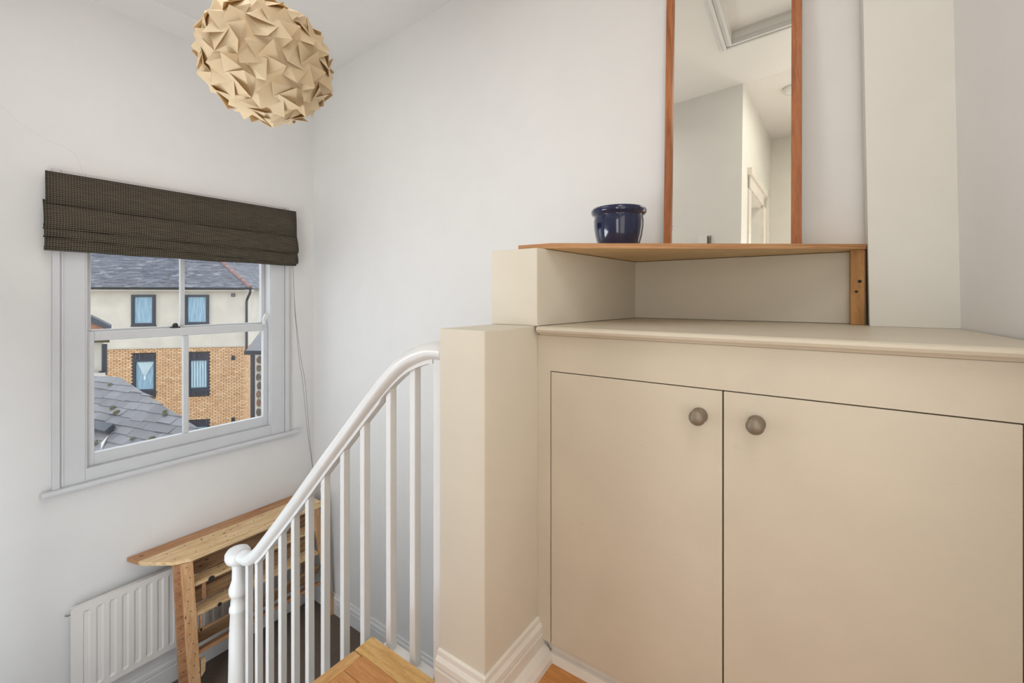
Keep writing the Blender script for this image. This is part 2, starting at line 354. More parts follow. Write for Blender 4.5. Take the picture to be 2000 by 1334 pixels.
# skirting boards: profile (out, up)
SK = [(0, 0), (.020, 0), (.020, .085), (.017, .092), (.020, .098), (.018, .112), (.010, .122), (.008, .135), (0, .138)]
def skirt(name, path, m, prof=SK, parent=None, h=1.0):
    """path: floor points, room on the left of travel; mitred"""
    P = [Vector(p) for p in path]; bm = BM(); rings = []
    for i, p in enumerate(P):
        dirs = []
        if i > 0: dirs.append((p-P[i-1]).normalized())
        if i < len(P)-1: dirs.append((P[i+1]-p).normalized())
        ns = [Vector((-d.y, d.x, 0)) for d in dirs]
        n_ = ns[0] if len(ns) == 1 else (ns[0]+ns[1]) / (1+ns[0].dot(ns[1]))
        rings.append([bm.verts.new(p + n_*a + Vector((0, 0, b*h))) for a, b in prof])
    k = len(prof)
    for a, b in zip(rings, rings[1:]):
        for i in range(k): bm.faces.new([a[i], a[(i+1) % k], b[(i+1) % k], b[i]])
    bm.faces.new(rings[0]); bm.faces.new(rings[-1])
    return struct(name, bm, m, parent)
skirt('baseboard_left', [(-3.41, 1.999, LOW), (-3.41, .03, LOW)], M['gloss'], h=1.18)
skirt('baseboard_back', [(-.94, 2.0, LOW), (-3.41, 2.0, LOW)], M['gloss'], h=1.07)
skirt('baseboard_partition', [(PX1, 1.25, FL), (PX1, PY, FL), (PX0, PY, FL)][::1], M['skirt'])
QD = [(0, 0), (.052, 0), (.050, .016), (.040, .034), (.030, .044), (.020, .048), (0, .048)]
skirt('trim_1', [(PX1, 1.25, FL), (PX1, PY, FL)], M['skirt'], prof=QD)
bm = BM(); box(bm, -.745, .36, 1.262, 1.29, FL, -1.13); struct('trim_2', bm, M['skirt'])
bm = BM(); extr(bm, [(-.725, 1.244, FL), (-.725, 1.262, FL), (-.725, 1.262, FL+.03), (-.725, 1.250, FL+.026)], (1.09, 0, 0)); struct('trim_3', bm, M['skirt'])

# ---- sash window
WX = -3.43
win = thing('window_1', (WX, 1.14, -1.05)); win['kind'] = 'structure'
bm = BM()   # architrave: flat plus moulded edge, sides only reach the sill board
for a, b, s in ((.495, .628, 1), (1.652, 1.785, -1)):
    box(bm, -3.41, -3.395, a, b, -1.045, .70)
    e = (a if s == 1 else b-.03)
    box(bm, -3.395, -3.382, e, e+.03, -1.045, .70); e2 = a+.036 if s == 1 else b-.046
    box(bm, -3.395, -3.389, e2, e2+.010, -1.045, .70)
box(bm, -3.41, -3.395, .628, 1.652, .60, .70); box(bm, -3.41, -3.397, .628, 1.652, -1.045, -.972)
obj('architrave', bm, M['sash'], win, bevel=.003)
bm = BM(); box(bm, -3.41, -3.362, .450, 1.862, -1.075, -1.045); obj('window_sill', bm, M['sash'], win, bevel=.010)
bm = BM()   # staff bead and linings
for a, b in ((.625, .637), (1.645, 1.66)): box(bm, -3.515, -3.402, a, b, -.985, .60)
box(bm, -3.55, -3.402, .625, 1.66, -1.0, -.972); box(bm, -3.515, -3.402, .625, 1.66, .585, .62)
obj('window_box', bm, M['sash'], win, bevel=.003)
bm = BM(); box(bm, -3.80, -3.60, .56, 1.72, -1.08, -1.0); obj('outer_sill', bm, M['sash'], win)
def sash(name, x, z0, z1, brail, trail, stile, yb0, yb1):
    bm = BM(); d = .038
    box(bm, x-d, x, .638, .638+stile, z0, z1); box(bm, x-d, x, 1.645-stile, 1.645, z0, z1)
    box(bm, x-d, x, .638+stile, 1.645-stile, z0, z0+brail); box(bm, x-d, x, .638+stile, 1.645-stile, z1-trail, z1)
    s = obj(name, bm, M['sash'], win, bevel=.004)
    bm = BM(); box(bm, x-d+.006, x-.004, yb0, yb1, z0+brail, z1-trail); bm_ = obj('glazing_bar', bm, M['sash'], s, bevel=.005)
    for a, b in ((.638+stile, yb0), (yb1, 1.645-stile)):
        bm = BM(); box(bm, x-d*.55, x-d*.45, a, b, z0+brail, z1-trail); g = obj('pane', bm, M['glass'], s)
    return s
lo = sash('lower_sash', WX, -.972, -.200, .072, .052, .034, 1.105, 1.137)
up = sash('upper_sash', WX-.045, -.238, .58, .05, .05, .028, 1.103, 1.129)
bm = BM(); box(bm, WX-.062, WX-.008, 1.045, 1.09, -.2, -.192); lathe(bm, [(0, 0), (.014, 0), (.016, .012), (.010, .024), (0, .027)], (WX-.02, 1.066, -.193)); box(bm, WX-.055, WX-.02, 1.058, 1.074, -.193, -.18)
obj('sash_lock', bm, M['iron'], lo)
bm = BM(); extr(bm, [(-3.425, 1.60, -.205), (-3.425, 1.60, -.16), (-3.425, 1.615, -.125), (-3.425, 1.635, -.125), (-3.425, 1.635, -.15), (-3.425, 1.618, -.17), (-3.425, 1.618, -.205)], (.018, 0, 0))
obj('sash_stop', bm, M['gloss'], win)
# plaster crack above the blind
bm = BM()
pk = [(.25, 1.03), (.323, .975), (.365, .925), (.393, .902), (.44, .872), (.486, .849), (.52, .84), (.554, .827), (.58, .812), (.595, .795), (.608, .755), (.62, .70)]
tube(bm, [(-3.4098, a, b) for a, b in pk], .0006, 5, up=(1, 0, 0)); struct('wall_crack', bm, M['skirt'])

# ================================================================= THINGS
# ---- roman blind
bl = thing('roman_blind', (-3.38, 1.14, .25), 'dark brown woven roman blind gathered up at the top of the sash window', 'blind')
def fold(name, y0, y1, L_, R_, bulge=0, mats=M['blind'], t=.004):
    """L_, R_: section polylines (x, z) at the left and right end"""
    bm = BM(); n = 24; rows = []
    for i in range(n+1):
        f = i/n; yy = y0+(y1-y0)*f; w_ = .003*math.sin(f*19)+.002*math.sin(f*7+1)
        a = [(lx*(1-f)+rx*f + (w_ if k else 0), yy, lz*(1-f)+rz*f + (w_*.5 if k else 0)) for k, ((lx, lz), (rx, rz)) in enumerate(zip(L_, R_))]
        rows.append([bm.verts.new(p) for p in a])
    for a, b in zip(rows, rows[1:]):
        for k in range(len(a)-1): bm.faces.new([a[k], a[k+1], b[k+1], b[k]])
    o = obj(name, bm, mats, bl, smooth=True); md = o.modifiers.new('s', 'SOLIDIFY'); md.thickness = t; md.offset = 0
    return o
bm = BM(); box(bm, -3.395, -3.35, .47, 1.81, .645, .672); obj('headrail', bm, M['palr'], bl)
fold('valance', .463, 1.817, [(-3.345, .673), (-3.340, .58), (-3.338, .500)], [(-3.345, .673), (-3.340, .58), (-3.338, .470)])
fold('gathered_fold', .455, 1.822, [(-3.352, .52), (-3.340, .49), (-3.326, .44), (-3.322, .40), (-3.330, .372), (-3.350, .366)], [(-3.352, .49), (-3.342, .465), (-3.326, .42), (-3.318, .37), (-3.324, .345), (-3.345, .338)])
fold('gathered_fold', .457, 1.822, [(-3.352, .39), (-3.340, .37), (-3.330, .35), (-3.328, .335), (-3.338, .325), (-3.36, .322)], [(-3.352, .36), (-3.335, .335), (-3.324, .30), (-3.322, .275), (-3.332, .262), (-3.355, .262)])
fold('gathered_fold', .461, 1.816, [(-3.365, .40), (-3.352, .36), (-3.348, .31), (-3.352, .256), (-3.36, .252)], [(-3.365, .36), (-3.350, .32), (-3.340, .28), (-3.342, .25), (-3.355, .247)])
bm = BM(); box(bm, -3.372, -3.362, .462, 1.815, .252, .275); obj('bottom_rail', bm, M['blind'], bl)
bm = BM()
for dx, dy in ((0, 0), (.003, .012)):
    pts = catmull([(-3.355, 1.80, .26), (-3.357+dx, 1.812, -.08), (-3.36+dx, 1.85+dy, -.482), (-3.362+dx, 1.882+dy*1.5, -.69), (-3.365, 1.925+dy, -1.11), (-3.367, 1.972, -1.41), (-3.37, 1.985, -1.5)], 4)
    tube(bm, pts, .0014, 5, up=(1, 0, 0))
obj('pull_cord', bm, M['string'], bl)
bm = BM(); box(bm, -3.385, -3.355, 1.975, 2.0, -1.52, -1.47); obj('cord_cleat', bm, M['gloss'], bl)

# ---- radiator
rd = thing('radiator', (-3.36, 1.06, -2.21), 'white panel radiator with vertical ribs under the sash window', 'radiator')
RY0, RY1, RZ0, RZ1, RX = .557, 1.62, -2.212, -1.705, -3.325
bm = BM()   # pressed front panel with ribs
ys = [RY0, RY0+.045]; prof = [(RY0, 0), (RY0+.048, 0)]
yy = RY0+.048
while yy < RY1-.08:
    prof += [(yy+.005, -.006), (yy+.022, -.006), (yy+.030, .001), (yy+.050, .001), (yy+.0555, 0)]; yy += .0555
prof += [(RY1, 0)]
for (za, zb, flat) in ((RZ0, RZ0+.035, 1), (RZ0+.045, RZ1-.045, 0), (RZ1-.035, RZ1, 1)):
    pass
zz = [RZ0, RZ0+.032, RZ0+.044, RZ1-.044, RZ1-.032, RZ1]; k_ = [0, 0, 1, 1, 0, 0]
grid = [[bm.verts.new((RX + d*k, y_, z_)) for y_, d in prof] for z_, k in zip(zz, k_)]
for a, b in zip(grid, grid[1:]):
    for i in range(len(a)-1): bm.faces.new([a[i], a[i+1], b[i+1], b[i]])
o = obj('front_panel', bm, M['rad'], rd)
bm = BM(); box(bm, RX-.045, RX-.012, RY0+.004, RY1-.004, RZ0+.004, RZ1-.004); obj('back_panel', bm, M['rad'], rd, bevel=.006)
bm = BM(); box(bm, RX-.012, RX-.002, RY0, RY1, RZ1-.012, RZ1); box(bm, RX-.012, RX-.002, RY0, RY1, RZ0, RZ0+.012)
box(bm, RX-.012, RX-.002, RY0, RY0+.012, RZ0, RZ1); obj('panel_edge', bm, M['rad'], rd, bevel=.004)
bm = BM(); lathe(bm, [(0, 0), (.009, 0), (.009, .014), (.005, .016), (.005, .022), (0, .022)], (RX-.02, RY0, RZ1-.025), (0, -1, 0), 12); obj('bleed_valve', bm, M['brass'], rd)
for y_ in (.75, 1.4):
    bm = BM(); box(bm, -3.409, RX-.0455, y_, y_+.03, -2.1, -1.8); obj('wall_bracket', bm, M['rad'], rd)

# ---- pallet console table
tb = thing('console_table', (-3.2, 1.45, LOW), 'rustic pallet wood console table with slatted shelves in front of the radiator', 'table')
TZ0, TZ1 = -1.588, -1.566
for pts, m_, dz in (([(-3.405, .81), (-3.301, .836), (-3.301, 1.885), (-3.405, 1.885)], 'palr', -.002),
                    ([(-3.299, .837), (-3.28, .842), (-3.211, .888), (-3.211, 1.89), (-3.299, 1.89)], 'pal', 0),
                    ([(-3.209, .890), (-3.12, .952), (-3.08, 1.03), (-3.08, 1.892), (-3.209, 1.892)], 'pal', .001)):
    bm = BM(); prism(bm, pts, TZ0+dz, TZ1+dz); obj('top_plank', bm, M[m_], tb, bevel=.002)
def leg(name, x0, x1, ya, yb, ya2, yb2, zt=TZ0-.002, zb=LOW, m_='leg', par=tb):
    bm = BM(); frust(bm, [(x0, ya2, zb), (x1, ya2, zb), (x1, yb2, zb), (x0, yb2, zb)], [(x0, ya, zt), (x1, ya, zt), (x1, yb, zt), (x0, yb, zt)])
    return obj(name, bm, M[m_], par, bevel=.002)
leg('leg', -3.112, -3.09, .984, 1.044, 1.032, 1.092)
leg('leg', -3.135, -3.113, .953, 1.02, .990, 1.06, m_='palr')
leg('leg', -3.36, -3.335, 1.03, 1.09, 1.06, 1.11, m_='palr')
leg('leg', -3.112, -3.09, 1.80, 1.86, 1.955, 2.0-.022+.01, m_='leg')
leg('leg', -3.36, -3.335, 1.82, 1.88, 1.90, 1.95, m_='palr')
bm = BM(); extr(bm, [(-3.115, 1.085, -2.22), (-3.115, 1.112, -2.225), (-3.115, 1.108, -2.30), (-3.115, 1.087, -2.325)], (.024, 0, 0)); obj('foot_block', bm, M['pal'], tb)
def board(name, pts, x0, x1, m_):   # slightly tilted shelf board section extruded along y
    bm = BM(); extr(bm, [(x, x0, z) for x, z in pts], (0, x1-x0, 0)); return obj(name, bm, M[m_], tb, bevel=.002)
def shelfb(xa, za, xb, zb, m_, t=.020, y0=1.05, y1=1.86):
    return board('shelf_board', [(xa, za), (xb, zb), (xb, zb-t), (xa, za-t)], y0, y1, m_)
shelfb(-3.205, -1.745, -3.10, -1.742, 'pal', .018)
shelfb(-3.205, -1.933, -3.10, -1.930, 'pal', .018)
shelfb(-3.13, -2.085, -3.10, -2.03, 'palb', .02, 1.06, 1.87)
shelfb(-3.21, -2.215, -3.10, -2.165, 'palr', .022, 1.06, 1.88)
for z0, z1, m_ in ((-1.665, -1.592, 'palb'), (-1.742, -1.669, 'palb'), (-1.835, -1.768, 'palb'), (-1.93, -1.840, 'palb'), (-2.19, -2.11, 'palb')):
    bm = BM(); box(bm, -3.225, -3.207, 1.045, 1.87, z0, z1); obj('back_board', bm, M[m_], tb, bevel=.001)
bm = BM(); random.seed(11)   # nail holes, far too small to pick apart
for k in range(11):
    z_ = TZ0 - .03 - k*.068; f = (TZ0-z_)/(TZ0-LOW)
    lathe(bm, [(0, 0), (.0035, 0), (.0035, .001), (0, .0015)], (-3.0905, 1.012+.048*f+random.uniform(-.012, .012), z_), (1, 0, 0), 6)
    lathe(bm, [(0, 0), (.0035, 0), (.0035, .001), (0, .0015)], (-3.1135, .975+.037*f+random.uniform(-.008, .008), z_-.02), (1, 0, 0), 6)
for k in range(12):
    for x_ in (-3.25, -3.13): lathe(bm, [(0, 0), (.0035, 0), (.0035, .001), (0, .0015)], (x_+random.uniform(-.02, .02), .98+k*.08+random.uniform(-.02, .02), TZ1+.0005), (0, 0, 1), 6)
obj('nail_hole', bm, M['dark'], tb)['kind'] = 'stuff'
for q_ in ((1.10, 1.115, -1.86, -1.76), (1.085, 1.095, -2.05, -1.95)):
    bm = BM(); box(bm, -3.12, -3.10, *q_); obj('side_batten', bm, M['palr'], tb)
# knots and nail holes broken out of the shelf edges
for yy, zz, r in ((1.145, -1.757, .018), (1.19, -1.942, .012)):
    bm = BM(); lathe(bm, [(0, 0), (r, 0), (r, .004), (0, .005)], (-3.101, yy, zz), (1, 0, 0), 10); obj('knot_hole', bm, M['dark'], tb)

# ---- staircase (below the landing), rail and balusters
st = thing('staircase', (-1.8, .5, LOW), 'short flight of stairs dropping from the oak landing to the carpeted hall', 'stairs')
RI, GO = 1.27/6, .215
for i in range(5):
    x1 = -1.27 - GO*i; z = FL - RI*(i+1)
    bm = BM(); box(bm, x1-GO, x1, .035, .98, LOW if i == 4 else z-RI+.0, z-.022); obj('riser', bm, M['gloss'], st)
    bm = BM(); box(bm, x1-GO-.02, x1-.001, .035, .975, z-.022, z); obj('tread', bm, M['oaky'], st, bevel=.006)
bm = BM(); s0 = -1.30; s1 = -2.37
extr(bm, [(s0, .985, FL-.20), (s1, .985, LOW+.13), (s1, .985, LOW), (s0, .985, LOW)], (0, .035, 0))
obj('stair_string', bm, M['gloss'], st)

bn = thing('banister', (-1.6, 1.0, LOW), 'white painted banister with square spindles descending beside the landing', 'banister')
rail = [(-.942, -.172), (-.99, -.172), (-1.039, -.179), (-1.124, -.213), (-1.202, -.268), (-1.285, -.343), (-1.435, -.490), (-1.604, -.657), (-1.753, -.808), (-1.918, -.972), (-2.054, -1.103), (-2.14, -1.185), (-2.21, -1.243), (-2.27, -1.277), (-2.34, -1.283)]
RP = [(.037*math.cos(a), .032*math.sin(a) if math.sin(a) > 0 else .027*math.sin(a)) for a in [2*math.pi*i/16 for i in range(16)]]
path = catmull([(x, 1.0, z) for x, z in rail], 4)
bm = BM(); sweep(bm, path, RP); hr = obj('handrail', bm, M['gloss'], bn, smooth=True)
bm = BM(); sweep(bm, [p + Vector((0, 0, -.030)) if i < 20 else p + Vector((.012, 0, -.028)) for i, p in enumerate(path[:-9]) if i > 4], [(.015, -.008), (.015, .012), (-.015, .012), (-.015, -.008)]); obj('fillet_strip', bm, M['gloss'], bn)
bm = BM(); lathe(bm, [(0, -.040), (.032, -.040), (.050, -.028), (.058, -.008), (.057, .012), (.047, .028), (.026, .038), (0, .040)], (-2.378, .995, -1.290)); obj('newel_cap', bm, M['gloss'], bn, smooth=True)
bm = BM(); NZ = LOW
lathe(bm, [(0, 0), (.047, 0), (.047, .30), (.045, .55), (.041, .80), (.036, .905), (.041, .915), (.041, .930), (.036, .94), (.032, .985), (.038, .992), (.042, 1.003), (.043, 1.025), (.038, 1.04), (.029, 1.07), (.028, 1.12), (.030, 1.155), (0, 1.158)], (-2.372, .995, NZ-.005)); obj('newel_post', bm, M['gloss'], bn, smooth=True)
def railz(x):
    for a, b in zip(rail, rail[1:]):
        if b[0] <= x <= a[0]:
            f = (x-a[0])/(b[0]-a[0]); return a[1]+(b[1]-a[1])*f
    return rail[-1][1]
h = .0135
for i, x in enumerate([-1.105, -1.228, -1.368, -1.492, -1.623, -1.739, -1.852, -1.96, -2.074, -2.18, -2.275]):
    zb = (FL-.19) if x > -1.3 else (FL-.20 - (-1.3-x)*(FL-.20-LOW-.13)/(1.07))
    bm = BM(); zt = railz(x)-.014; w_ = random.uniform(-.0015, .0015)
    j = random.uniform(-.003, .003)
    yc = 1.003 if x < -1.3 else 1.008
    frust(bm, [(x-h-w_+j, yc-h, zb), (x+h+j, yc-h, zb), (x+h+j, yc+h, zb), (x-h-w_+j, yc+h, zb)], [(x-h, yc-h, zt), (x+h, yc-h, zt), (x+h, yc+h, zt), (x-h, yc+h, zt)])
    obj('baluster', bm, M['gloss'], bn, bevel=.0025)
bm = BM(); box(bm, -.998, -.941, .985, 1.02, FL-.19, -.180); obj('wall_baluster', bm, M['gloss'], bn, bevel=.002)
bm = BM(); box(bm, -1.30, -.942, .979, .994, FL-.22, FL-.02); obj('landing_apron', bm, M['gloss'], bn)

# ---- cupboard under the countertop
CY = 1.237
cp = thing('cupboard', (-.2, 1.4, FL), 'cream built-in cupboard with two flush doors under the countertop', 'cupboard')
bm = BM(); DZ0, DZ1 = -1.130, -.243
box(bm, -.764, .37, CY, CY+.02, DZ1+.003, -.1245); box(bm, -.765, -.716, CY, CY+.02, DZ0, DZ1+.003); box(bm, .322, .365, CY, CY+.02, DZ0, DZ1+.003)
obj('face_frame', bm, M['cream'], cp)
bm = BM(); box(bm, -.716, .322, CY+.022, 1.9, DZ0-.0, DZ1+.004); obj('carcass', bm, M['dark'], cp)
doors = []
for x0, x1 in ((-.7125, -.2030), (-.1995, .3195)):
    bm = BM(); box(bm, x0, x1, CY-.001, CY+.019, DZ0, DZ1)
    doors.append(obj('door', bm, M['cream'], cp, bevel=.0015))
for d, kx in zip(doors, (-.2575, -.125)):
    bm = BM(); lathe(bm, [(0, 0), (.0205, 0), (.0205, .005), (.012, .010), (.0105, .016), (.014, .022), (.0195, .028), (.0205, .034), (.018, .041), (.012, .046), (0, .048)], (kx, CY-.001, -.3135), (0, -1, 0), 28)
    obj('knob', bm, M['knob'], d, smooth=True)
ct = BM(); sec = [(1.964, -.0945), (1.214, -.0945), (1.2075, -.098), (1.2045, -.105), (1.2075, -.112), (1.214, -.116), (1.22, -.117), (1.225, -.122), (1.237, -.124), (1.964, -.124)]
rx = lambda y_: (.3825 if y_ < 1.4 else .3825-(y_-1.4)*.068)
frust(ct, [(-.7515+max(0, y_-1.212)*.0865, y_, z_) for y_, z_ in sec], [(rx(y_), y_, z_) for y_, z_ in sec])
tag(obj('countertop', ct, M['cream']), 'cream painted countertop with rounded nosing over the cupboard', 'countertop')

# ---- plywood corner shelf
sh_ = thing('corner_shelf', (-.3, 1.7, -.094), 'plywood shelf cut on a slant carrying the blue pot and mirror', 'shelf')
poly = [(-.855, 1.255), (-.730, 1.262), (.134, 1.895), (.134, 1.998), (-.855, 1.998)]
bm = BM(); z0, z1 = .1645, .1815
a = [bm.verts.new((x, y_, z0)) for x, y_ in poly]; b = [bm.verts.new((x, y_, z1)) for x, y_ in poly]
bm.faces.new(a); bm.faces.new(b)
for i in range(5):
    f = bm.faces.new([a[i], a[(i+1) % 5], b[(i+1) % 5], b[i]]); f.material_index = 1
obj('shelf_board', bm, [M['ply'], M['plyedge']], sh_)
bm = BM(); box(bm, .092, .131, 1.90, 1.96, -.094, .1645); obj('support_post', bm, M['post'], sh_, bevel=.002)
for z_, x_, r in ((.055, .117, .006), (.02, .108, .005)):
    bm = BM(); lathe(bm, [(0, 0), (r, 0), (r*.7, .0006), (0, .0008)], (x_, 1.90, z_), (0, -1, 0), 9); obj('knot', bm, M['dark'], sh_)

# ---- mirror leaning against the wall
mi = thing('framed_mirror', (-.30, 1.93, .1815), 'tall pine framed mirror leaning on the wall above the plywood shelf', 'mirror')
MX0, MX1 = -.548, -.049; MH = 1.42; TL = math.radians(2.5)
def mp(x, dy, h_):   # mirror local: dy towards the room, h up
    return (x, 1.932 + h_*math.sin(TL) - dy*math.cos(TL), .1825 + h_*math.cos(TL) + dy*math.sin(TL))
def mbox(bm, x0, x1, d0, d1, h0, h1):
    frust(bm, [mp(x0, d0, h0), mp(x1, d0, h0), mp(x1, d1, h0), mp(x0, d1, h0)], [mp(x0, d0, h1), mp(x1, d0, h1), mp(x1, d1, h1), mp(x0, d1, h1)])
for x0, x1 in ((MX0, MX0+.030), (MX1-.033, MX1)):
    bm = BM(); mbox(bm, x0, x1, -.012, .014, 0, MH); obj('frame_stile', bm, M['frame'], mi, bevel=.002)
for h0, h1 in ((0, .012), (MH-.03, MH)):
    bm = BM(); mbox(bm, MX0+.030, MX1-.033, -.012, .012 if h0 else .004, h0, h1); obj('frame_rail', bm, M['frame'], mi)
bm = BM(); mbox(bm, MX0+.028, MX1-.031, -.006, 0, .010, MH-.028); obj('mirror_glass', bm, M['mirror'], mi)
bm = BM(); mbox(bm, MX0+.01, MX1-.01, -.014, -.0065, .01, MH-.01); obj('backing', bm, M['palb'], mi)

# ---- blue pot
bm = BM()
pp = [(0, 0), (.068, 0), (.074, .006), (.086, .040), (.095, .075), (.1005, .11), (.1015, .135), (.099, .152), (.098, .156), (.106, .160), (.112, .168), (.1125, .179), (.107, .187), (.099, .189), (.093, .184), (.090, .15), (.088, .08), (.07, .02), (0, .014)]
lathe(bm, pp, (-.681, 1.742, .1815), n=48)
o = obj('plant_pot', bm, M['pot'], smooth=True); tag(o, 'empty cobalt blue glazed pot with rolled rim on the plywood shelf', 'pot')

# ---- folded paper pendant lamp
LC = Vector((-1.772, .848, .922)); LR = .222
lp = thing('pendant_lamp', LC, 'round pendant lamp of folded interlocking cream paper hanging over the stairwell', 'lamp')
phi = (1+5**.5)/2; ico = []
for s1 in (-1, 1):
    for s2 in (-1, 1): ico += [Vector((0, s1, s2*phi)), Vector((s1, s2*phi, 0)), Vector((s2*phi, 0, s1))]
ico = [v.normalized() for v in ico]; eL = min((ico[0]-q).length for q in ico[1:])
rotm = Matrix.Rotation(.45, 3, 'Z') @ Matrix.Rotation(.35, 3, 'X') @ Matrix.Rotation(.2, 3, 'Y')
faces = []
for i, v in enumerate(ico):   # pentagons
    nb = [q for q in ico if 1e-3 < (q-v).length < eL*1.1]; faces.append((v, [(v*2+q)/3 for q in nb]))
import itertools
for a, b, c in itertools.combinations(ico, 3):
    if max((a-b).length, (b-c).length, (a-c).length) < eL*1.1:
        faces.append(((a+b+c)/3, [(a*2+b)/3, (a*2+c)/3, (b*2+a)/3, (b*2+c)/3, (c*2+a)/3, (c*2+b)/3]))
SQ = Vector((1, 1, .94))
def onball(v, r): 
    d = rotm @ v.normalized(); return LC + Vector((d.x*SQ.x, d.y*SQ.y, d.z*SQ.z)) * (LR*r)
cnt = 0
for cen, vs in faces:
    n_ = cen.normalized(); t1 = n_.orthogonal().normalized(); t2 = n_.cross(t1)
    vs.sort(key=lambda p: math.atan2((p-cen).dot(t2), (p-cen).dot(t1))); k = len(vs)
    vs = [v.normalized() for v in vs]; cc = sum(vs, Vector())/k; cc.normalize()
    for i in range(k):
        A, B_ = vs[i], vs[(i+1) % k]; P_ = vs[i-1]
        # blade: seam edge A-B, a free raised corner K swinging over the next blade, a tip T near the centre
        e_ = (B_-A); E = e_.length; td = e_.normalized(); mid = (A+B_)/2; inn = (cc*mid.length/1.0 - mid); a0 = inn.length; ind = inn.normalized()
        K = mid + td*(E*random.uniform(.62, .70)) + ind*(a0*random.uniform(.42, .52)); T = mid + td*(E*.08) + ind*(a0*1.22)
        a_, b_ = onball(A, .985), onball(B_, .985)
        k_, t_ = onball(K, random.uniform(1.09, 1.14)), onball(T, random.uniform(1.01, 1.03))
        bm = BM(); n = 3
        def tri(p0, p1, p2, sag):   # gently curved triangular facet
            g = []
            for u in range(n+1):
                row = []
                for v_ in range(n+1-u):
                    f1, f2 = u/n, v_/n; f0 = 1-f1-f2
                    p = p0*f0+p1*f1+p2*f2; dr = (p-LC).normalized()
                    row.append(bm.verts.new(p + dr*(sag*27*f0*f1*f2 + sag*1.5*(f0*f2+f0*f1))))
                g.append(row)
            for u in range(n):
                for v_ in range(n-u):
                    bm.faces.new([g[u][v_], g[u+1][v_], g[u][v_+1]])
                    if v_ < n-u-1: bm.faces.new([g[u+1][v_], g[u+1][v_+1], g[u][v_+1]])
        tri(a_, b_, k_, -.002); tri(a_, k_, t_, -.001)
        bmesh.ops.remove_doubles(bm, verts=bm.verts[:], dist=1e-5)
        o = obj('paper_fold', bm, M['paper'], lp)
        md = o.modifiers.new('s', 'SOLIDIFY'); md.thickness = .0012; md.offset = 0
bm = BM(); lathe(bm, [(0, -1), (.5, -.87), (.87, -.5), (1, 0), (.87, .5), (.5, .87), (0, 1)], n=24); bmesh.ops.scale(bm, vec=(LR*.955, LR*.955, LR*.90), verts=bm.verts[:]); bmesh.ops.translate(bm, vec=LC, verts=bm.verts[:])
obj('inner_shade', bm, M['paper'], lp, smooth=True)
bm = BM(); zt = CZ(LC.x); tube(bm, [(LC.x, LC.y, LC.z+LR*.9), (LC.x, LC.y, zt-.01)], .003, 8, up=(0, 1, 0)); obj('flex', bm, M['white'], lp)
bm = BM(); lathe(bm, [(0, -.03), (.035, -.03), (.045, -.01), (.048, .01), (0, .01)], (LC.x, LC.y, zt-.005)); obj('ceiling_rose', bm, M['white'], lp)

# ---- loft hatch (seen in the mirror)
ht = thing('loft_hatch', (-.18, 1.05, 1.93), 'white loft hatch with moulded surround in the ceiling, reflected at the mirror top', 'hatch')
def hring(name, o0, o1, dz0, dz1, m_, sk=.02):
    bm = BM()
    X0, X1, Y0, Y1 = HX0, HX1, HY0, HY1
    def q(x0, x1, y0, y1): frust(bm, [(x0,y0,CZ(x0)+dz0), (x1,y0,CZ(x1)+dz0), (x1,y1,CZ(x1)+dz0), (x0,y1,CZ(x0)+dz0)], [(x0,y0,CZ(x0)+dz1), (x1,y0,CZ(x1)+dz1), (x1,y1,CZ(x1)+dz1), (x0,y1,CZ(x0)+dz1)])
    q(X0-o1, X0-o0, Y0-o1, Y1+o1); q(X1+o0, X1+o1, Y0-o1, Y1+o1); q(X0-o0, X1+o0, Y0-o1, Y0-o0); q(X0-o0, X1+o0, Y1+o0, Y1+o1)
    return obj(name, bm, m_, ht, bevel=.003)
hring('moulding', .062, .085, -.012, 0, M['gloss']); hring('moulding', .040, .062, -.030, 0, M['gloss']); hring('moulding', .018, .040, -.018, 0, M['gloss']); hring('moulding', 0, .018, -.034, 0, M['gloss'])
bm = BM(); frust(bm, [(HX0, HY0, CZ(HX0)+.055), (HX1, HY0, CZ(HX1)+.055), (HX1, HY1, CZ(HX1)+.055), (HX0, HY1, CZ(HX0)+.055)], [(HX0, HY0, CZ(HX0)+.07), (HX1, HY0, CZ(HX1)+.07), (HX1, HY1, CZ(HX1)+.07), (HX0, HY1, CZ(HX0)+.07)]); obj('hatch_panel', bm, M['ceil'], ht)
bm = BM(); lathe(bm, [(0, 0), (.066, 0), (.066, .014), (.055, .034), (.02, .042), (0, .042)], (-.18, -.31, 1.949), (0, 0, -1)); tag(obj('smoke_alarm', bm, M['white'], smooth=True), 'round white smoke alarm on the corridor ceiling, reflected in the mirror', 'smoke alarm')
th_ = thing('thermostat', (-.77, .03, .6), 'small white thermostat on the stair wall, reflected low in the mirror', 'thermostat')
bm = BM(); box(bm, -.815, -.745, .03, .055, .57, .672); obj('housing', bm, M['white'], th_, bevel=.003)
bm = BM(); box(bm, -.742, -.736, .03, .05, .57, .674); box(bm, -.722, -.717, .03, .05, .57, .674); obj('cable', bm, M['string'], th_)

